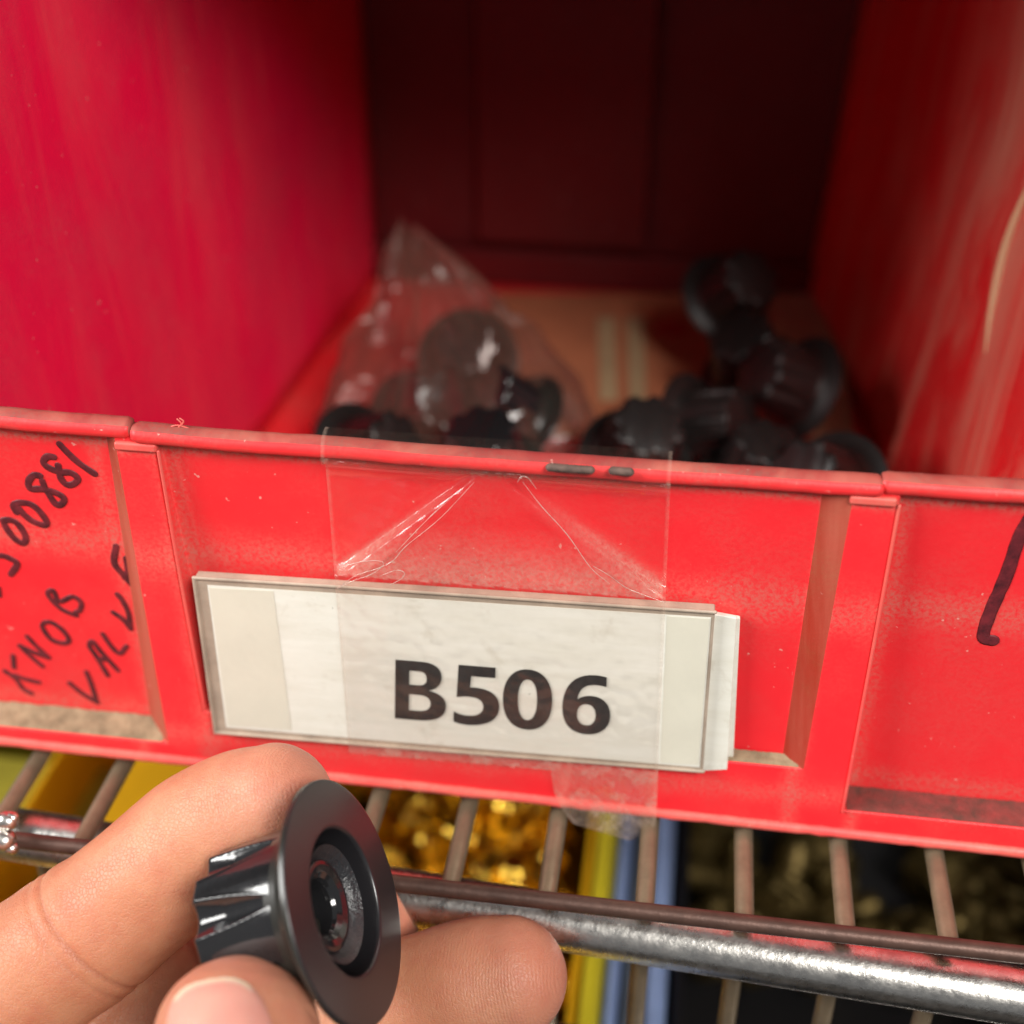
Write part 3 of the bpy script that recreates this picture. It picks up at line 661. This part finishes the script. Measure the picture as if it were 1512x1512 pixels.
# thumb nail, laid on the finger surface
bvh = BVHTree.FromPolygons([Vector(p) for p in co2], [tuple(p.vertices) for p in hme.polygons])
k = NT('fingernail'); c = k.coord(); a = k.n('ShaderNodeAttribute'); a.attribute_name = 'free'
b0 = k.mix(k.ramp(k.noise(c, 120, 3, .5), [(.35, 0), (.7, 1)]), (.66, .33, .26), (.60, .27, .22)); b0 = k.mix(a.outputs['Fac'], b0, (.83, .72, .52)); k.l(b0, k.b.inputs['Base Color'])
k.b.inputs['Roughness'].default_value = .28; k.b.inputs['Subsurface Weight'].default_value = .25; k.b.inputs['Subsurface Scale'].default_value = .001
k.bump(k.noise(k.coord((1, 1, 1)), 700, 2), .06, .0002); M['nail'] = k.m
def nail(cx, cy, hw, hh, tilt, name='fingernail'):
    v, f, fr = [], [], []; n = 40; rings = 16
    for i in range(rings + 1):
        rr = i / rings
        for j in range(n):
            a = 2 * math.pi * j / n; ca, sa = math.cos(a), math.sin(a)
            ex = abs(ca) ** .72 * np.sign(ca); ey = abs(sa) ** .72 * np.sign(sa)
            x = ex * hw * rr; y = -ey * hh * rr; X = cx + x * math.cos(tilt) - y * math.sin(tilt); Y = cy + x * math.sin(tilt) + y * math.cos(tilt)
            d = Vector(ray(X, Y)).normalized(); hit = bvh.ray_cast(Vector(CP), d)
            p = hit[0] if hit[0] else atD(X, Y, .18); nn = hit[1] if hit[0] else -d
            if nn.dot(d) > 0: nn = -nn
            lift = .00055 * (1 - rr ** 6) + .0001 if rr < .999 else -.0006
            v.append(p + (nn * .35 - d * .65).normalized() * lift)
            yy = -y / hh; fr.append(1.0 if yy > .90 - .28 * (x / hw) ** 2 else 0.0)
    for i in range(rings):
        for j in range(n): j2 = (j + 1) % n; f.append((i * n + j, i * n + j2, (i + 1) * n + j2, (i + 1) * n + j))
    me = mesh(name, v, f); me.attributes.new('free', 'FLOAT', 'POINT').data.foreach_set('value', fr)
    return link(name, me, M['nail'], hand)
nail(330, 1562, 84, 124, math.radians(-10))

# ================================================================== INSIDE THE BIN
M['kraft'] = simple('kraft_cardboard', (.52, .17, .075), .85, 0, 40, .15, .3, 600)
cz = -.0672
q = [onZ(728, 432, cz), onZ(1158, 436, cz), onZ(1160, 640, cz), onZ(700, 640, cz)]
card = hexa('cardboard_sheet', q, [p - Vector((0, 0, .0016)) for p in q], M['kraft'], None, .0003); tag(card, 'orange-brown cardboard sheet lying flat on the bin floor at the back', 'cardboard')
for xa, xb in ((882, 908), (925, 950)):
    q = [onZ(xa, 468, cz + .0003), onZ(xb, 468, cz + .0003), onZ(xb + 4, 590, cz + .0003), onZ(xa + 4, 590, cz + .0003)]
    hexa('tape_strip', q, [p - Vector((0, 0, .00025)) for p in q], simple('beige_strip', (.48, .33, .18), .6, 0, 60, .1), card)
pc = onZ(992, 485, cz + .0003); v, f = lathev([(.00001, .0003), (.0045, .0003), (.005, -.0001)], 32)
o = obj('red_dot', v, f, simple('red_print', (.45, .02, .02), .6, 0, 100, .1), card); o.location = pc
q = [onZ(1135, 430, -.0655), onZ(1232, 436, -.0655), onZ(1262, 640, -.0655), onZ(1150, 640, -.0655)]
c2 = hexa('cardboard_sheet', q, [p - Vector((0, 0, .0015)) for p in q], simple('pale_cardboard', (.56, .42, .24), .85, 0, 40, .15, .3, 600), None, .0003); tag(c2, 'pale beige cardboard piece on the bin floor behind the right pile of knobs', 'cardboard')
G = 'black valve knobs lying in the red bin'
def put(px, py, Y, n, roll, label):
    t = make_knob(label, G); p = onY(px, py, Y)
    n = Vector(n).normalized(); t.matrix_world = Matrix.Translation(p + n * .008) @ frame_from(n, roll, (0.13, .2, 1)).to_4x4(); t.scale = (.72,) * 3
    for o in list(t.children) + [q for c_ in t.children for q in c_.children]:
        if 'bag' in G and 'lying' not in G: break
        o.material_slots[0].link = 'OBJECT'; o.material_slots[0].material = M['knob_dull']
    return t
put(1092, 425, .165, (-.5, .6, -.8), .2, 'black knob on top of the right pile at the back of the bin')
put(1100, 520, .140, (.3, .35, -.9), .7, 'black knob standing upright under the topmost knob of the right pile')
put(1150, 560, .120, (.75, .35, -.45), 1.0, 'black knob with faint glint, right side of the right pile')
put(1060, 628, .105, (-.65, .3, -.3), .3, 'black knob at the left foot of the right pile')
put(1125, 685, .085, (-.2, .15, -.9), .4, 'black knob lying low in the right pile just behind the rim')
put(1205, 712, .075, (.5, .5, -.5), .4, 'black knob nearest the right side wall, behind the rim')
put(950, 650, .090, (-.2, .45, -.85), .6, 'single black knob standing between the bag and the right pile')
put(560, 668, .080, (-.6, .3, -.4), 1.2, 'black knob with bluish white glint beside the plastic bag')
G = 'black valve knobs inside the clear bag'
put(690, 520, .130, (-.1, .75, -.6), .3, 'black knob with long gold glint, highest inside the clear bag')
put(740, 600, .110, (.5, .3, -.6), .9, 'black knob on the right inside the clear bag')
put(640, 605, .110, (-.5, .4, -.6), .5, 'black knob on the left inside the clear bag')
put(715, 665, .080, (.1, .3, -.95), .5, 'black knob with round gold glint low inside the clear bag')
# polythene bag
base_c = onZ(690, 640, ZF + .003) ; apx = onY(598, 335, .150); n, rings = 64, 32; V, Fc = [], []
bc = Vector((onY(668, 640, .095).x, .105, ZF + .002))
for i in range(rings + 1):
    t = i / rings; ctr = bc.lerp(apx, t ** 1.05); ctr.x += .004 * math.sin(t * 3)
    for j in range(n):
        a = 2 * math.pi * j / n
        R = .035 * (1 - t) ** .75 * (1 + .12 * math.sin(t * 5)) + .0016
        R *= 1 + .10 * (noise.voronoi(Vector((math.cos(a) * 2.2, math.sin(a) * 2.2, t * 3.5)))[0][0] - .4) * 2 + .20 * noise.noise(Vector((math.cos(a) * 1.6, math.sin(a) * 1.6, t * 2.4))) + .16 * abs(noise.noise(Vector((math.cos(a) * 5, math.sin(a) * 5, t * 3 + 4)))) * 2 * (.4 + t) + .05 * math.sin(a * 9 + t * 6) * t
        V.append(ctr + Vector((math.cos(a) * R * .95, math.sin(a) * R * .95, .003 * noise.noise(Vector((a, t * 6, 2))))))
for i in range(rings):
    for j in range(n): j2 = (j + 1) % n; Fc.append((i * n + j, i * n + j2, (i + 1) * n + j2, (i + 1) * n + j))
bag = obj('plastic_bag', V, Fc, M['bag'], None, False); tag(bag, 'crumpled clear plastic bag of black knobs, gathered to a point, left inside red bin', 'plastic bag')

# ================================================================== WIRE SHELF
ws = empty('wire_shelf', (0, -.02, -.085), 'chrome wire shelf under the red bin with thick shiny front rail and thin cross wires', 'wire shelf')
def wp(name, v, f, mat): o = obj(name, v, f, mat, ws); o.location = -Vector(ws.location); return o
ZR = -.0850
ra, rb = onZ(0, 1228, ZR), onZ(1512, 1472, ZR); dr = (rb - ra)
pts = [ra + dr * float(t) for t in np.linspace(-1.2, 2.2, 60)]
v, f = tubev(pts, .0050, 40); wp('front_rail', v, f, M['chrome'])
sa, sb = onZ(600, 1306, -.0736), onZ(1512, 1410, -.0736); ds = sb - sa
v, f = tubev([sa + ds * float(t) for t in np.linspace(-3, 2.6, 40)], .0015, 20); wp('inner_rail', v, f, M['brown_wire'])
wz = -.0772; Gx = 17.1 * MM

for kx in range(-14, 12):
    X = .0448 + Gx * kx
    if X < -.19 or X > .24: continue
    yr0 = ra.y + (X - ra.x) / dr.x * dr.y
    yi = sa.y + (X - sa.x) / ds.x * ds.y
    v, f = tubev([(X, .27, wz), (X, .12, wz), (X, .0, wz), (X, yi + .0042, wz)], .0017, 14); wp('cross_wire', v, f, M['dull_wire'])
    v, f = tubev([(X, yr0 + .0062, ZR - .0050), (X, yr0 + .0062, ZR - .016), (X, yr0 + .0068, ZR - .038)], .0017, 14); wp('truss_wire', v, f, M['dull_wire'])
# second (lower) rail of the truss edge, below the picture
v, f = tubev([p + Vector((0, .006, -.040)) for p in pts], .0026, 24); wp('lower_rail', v, f, M['chrome'])
# rear rail
v, f = tubev([(-.3, .25, wz - .004), (0, .25, wz - .004), (.3, .25, wz - .004)], .003, 20); wp('rear_rail', v, f, M['chrome'])
# welded corner collar at the left end
pc = ra + dr * (-.045)
for i, (dx, rr) in enumerate(((-.006, .0056), (-.001, .0060), (.0035, .0052))):
    p = pc + dr.normalized() * dx; v, f = tubev([p - dr.normalized() * .0014, p, p + dr.normalized() * .0014], rr, 32); wp('weld_collar', v, f, M['chrome'])
for i in range(6):
    p = atD(random.uniform(-10, 42), random.uniform(1203, 1262), .238); v, f = tubev([p, p + Vector((.0004, 0, .0002)), p + Vector((.0008, 0, 0))], random.uniform(.0010, .0020), 12); wp('weld_bead', v, f, M['chrome'])

# ================================================================== LOWER SHELF CONTENTS
M['yellow'] = simple('yellow_plastic', (.80, .42, .008), .4, 0, 30, .12, .2, 300)
M['olive'] = simple('dull_yellow_plastic', (.38, .33, .03), .5, 0, 40, .2, .2, 300)
M['lemon'] = simple('lemon_plastic', (.80, .66, .03), .45, 0, 40, .1, .2, 300)
M['blue'] = simple('pale_blue_plastic', (.34, .46, .78), .4, 0, 40, .12, .2, 300)
M['slate'] = simple('slate_grey_plastic', (.16, .19, .21), .5, 0, 40, .12, .2, 300)
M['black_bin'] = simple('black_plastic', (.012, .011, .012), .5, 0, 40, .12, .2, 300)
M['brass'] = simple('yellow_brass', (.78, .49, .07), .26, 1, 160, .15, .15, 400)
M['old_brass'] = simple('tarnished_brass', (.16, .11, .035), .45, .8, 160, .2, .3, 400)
ZT, ZBt = -.165, -.292
def openbin(name, x0, x1, y0, y1, zt, mat, label, th=.002, group=None, z0_=None, fz=None):
    z0_ = z0_ or -.2995
    t = empty(name, ((x0 + x1) / 2, (y0 + y1) / 2, z0_), label, 'storage bin', group); L = Vector(t.location)
    def pp(n_, b): o = box(n_, b, mat, t, .0008); o.location = -L
    pp('side_wall', (x0, x0 + th, y0, y1, z0_, zt)); pp('side_wall', (x1 - th, x1, y0, y1, z0_, zt))
    pp('front_wall', (x0 + th + .0002, x1 - th - .0002, y0, y0 + th, z0_, zt - .012)); pp('back_wall', (x0 + th + .0002, x1 - th - .0002, y1 - th, y1, z0_, zt))
    pp('bin_floor', (x0 + th + .0002, x1 - th - .0002, y0 + th, y1 - th, z0_, z0_ + .003)); return t
xe = lambda px, py=1300, z=ZT: onZ(px, py, z).x
openbin('yellow_bin', xe(430), xe(872), -.085, .16, ZT, M['yellow'], 'yellow parts bin full of brass fittings, seen through the wire shelf below')
# lemon divider and blue bins to its right, narrow ones
openbin('black_bin', xe(1003), xe(1700), -.085, .20, ZT - .01, M['black_bin'], 'wide black bin with dim tarnished fittings below the right of the wire shelf', .003)
openbin('yellow_bin', xe(85, 1170), xe(425), -.060, .17, ZT + .012, M['yellow'], 'plain golden yellow bin below the wire shelf, left of the brass fittings')
openbin('olive_bin', xe(-330, 1170), xe(78, 1170), -.085, .15, ZT, M['olive'], 'dull olive yellow bin at the far left below the wire shelf')
# solid fill inside narrow bins so they read as edges
def filler(name, xa, xb, mat, label, zt=ZT - .004, y0=-.082, y1=.11):
    o = box(name, (xe(xa), xe(xb), y0, y1, -.2960, zt), mat, None, .002); tag(o, label, 'box'); return o
filler('yellow_box', 875, 904, M['lemon'], 'narrow lemon yellow box edge beside the brass fittings, below the wire shelf', ZT)
filler('blue_box', 906, 927, M['blue'], 'narrow blue box between the lemon yellow box and the slate grey box', ZT - .002)
filler('grey_box', 929, 960, M['slate'], 'slate grey box between the two narrow blue boxes', ZT - .006)
filler('blue_box', 966, 993, M['blue'], 'pale blue box edge beside the wide black bin', ZT)
filler('yellow_box', 96, 232, M['yellow'], 'golden yellow box standing in the plain yellow bin', ZT + .006, -.05, .10)
filler('yellow_box', 240, 415, simple('amber_plastic', (.55, .25, .004), .45, 0, 40, .1), 'darker amber box beside the golden yellow box', ZT + .002, -.05, .12)
o = filler('olive_box', -200, 60, M['olive'], 'dull olive box in the far left bin', ZT - .01, -.06, .10)
# brass fittings: hex body with a domed barb
def fitting():
    v1, f1 = lathev([(.00001, .012), (.0022, .0118), (.0034, .0105), (.0036, .006), (.0030, .0055), (.0030, .002), (.0062, .0018)], 20)
    v2, f2 = lathev([(.0062, .0018), (.0070, .0010), (.0070, -.0050), (.0060, -.0060), (.00001, -.0060)], 6)
    return mesh('barb', v1, f1), mesh('hex_body', v2, f2)
fb, fh = fitting()
for q_ in (fb, fh): q_.materials.append(M['brass'])
fb2, fh2 = fb.copy(), fh.copy()
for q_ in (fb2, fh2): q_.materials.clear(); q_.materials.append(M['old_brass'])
fb.polygons.foreach_set('use_smooth', [True] * len(fb.polygons)); fb2.polygons.foreach_set('use_smooth', [True] * len(fb2.polygons))
def fit(p, rot, sc, a, b_, label, group):
    t = empty('brass_fitting', p, label, 'fitting', group); t.rotation_euler = rot; t.scale = (sc,) * 3
    for n_, me_ in (('barb', a), ('hex_body', b_)): o = bpy.data.objects.new(n_, me_); COL.objects.link(o); o.parent = t
bxl, bxr = xe(430) + .010, xe(872) - .010
for i in range(7):
    for j in range(11):
        X = bxl + (bxr - bxl) * (i + .5) / 7 + random.uniform(-.003, .003); Yy = -.072 + j * .021 + random.uniform(-.003, .003)
        fit((X, Yy, ZT - .020 + random.uniform(-.006, .006)), (random.uniform(-1.1, 1.1), random.uniform(-1.1, 1.1), random.uniform(0, 6)), random.uniform(1.15, 1.5), fb, fh, 'shiny brass barbed fitting heaped in the yellow bin under the wire shelf', 'brass fittings heaped in the yellow bin')
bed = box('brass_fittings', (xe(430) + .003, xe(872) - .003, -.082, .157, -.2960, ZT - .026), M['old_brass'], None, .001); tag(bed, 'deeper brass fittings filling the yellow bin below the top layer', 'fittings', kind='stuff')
for i in range(46):
    px, py = random.uniform(1020, 1540), random.uniform(1235, 1420); p = onZ(px, py, ZT - .075)
    if p.x > xe(1695) - .01: continue
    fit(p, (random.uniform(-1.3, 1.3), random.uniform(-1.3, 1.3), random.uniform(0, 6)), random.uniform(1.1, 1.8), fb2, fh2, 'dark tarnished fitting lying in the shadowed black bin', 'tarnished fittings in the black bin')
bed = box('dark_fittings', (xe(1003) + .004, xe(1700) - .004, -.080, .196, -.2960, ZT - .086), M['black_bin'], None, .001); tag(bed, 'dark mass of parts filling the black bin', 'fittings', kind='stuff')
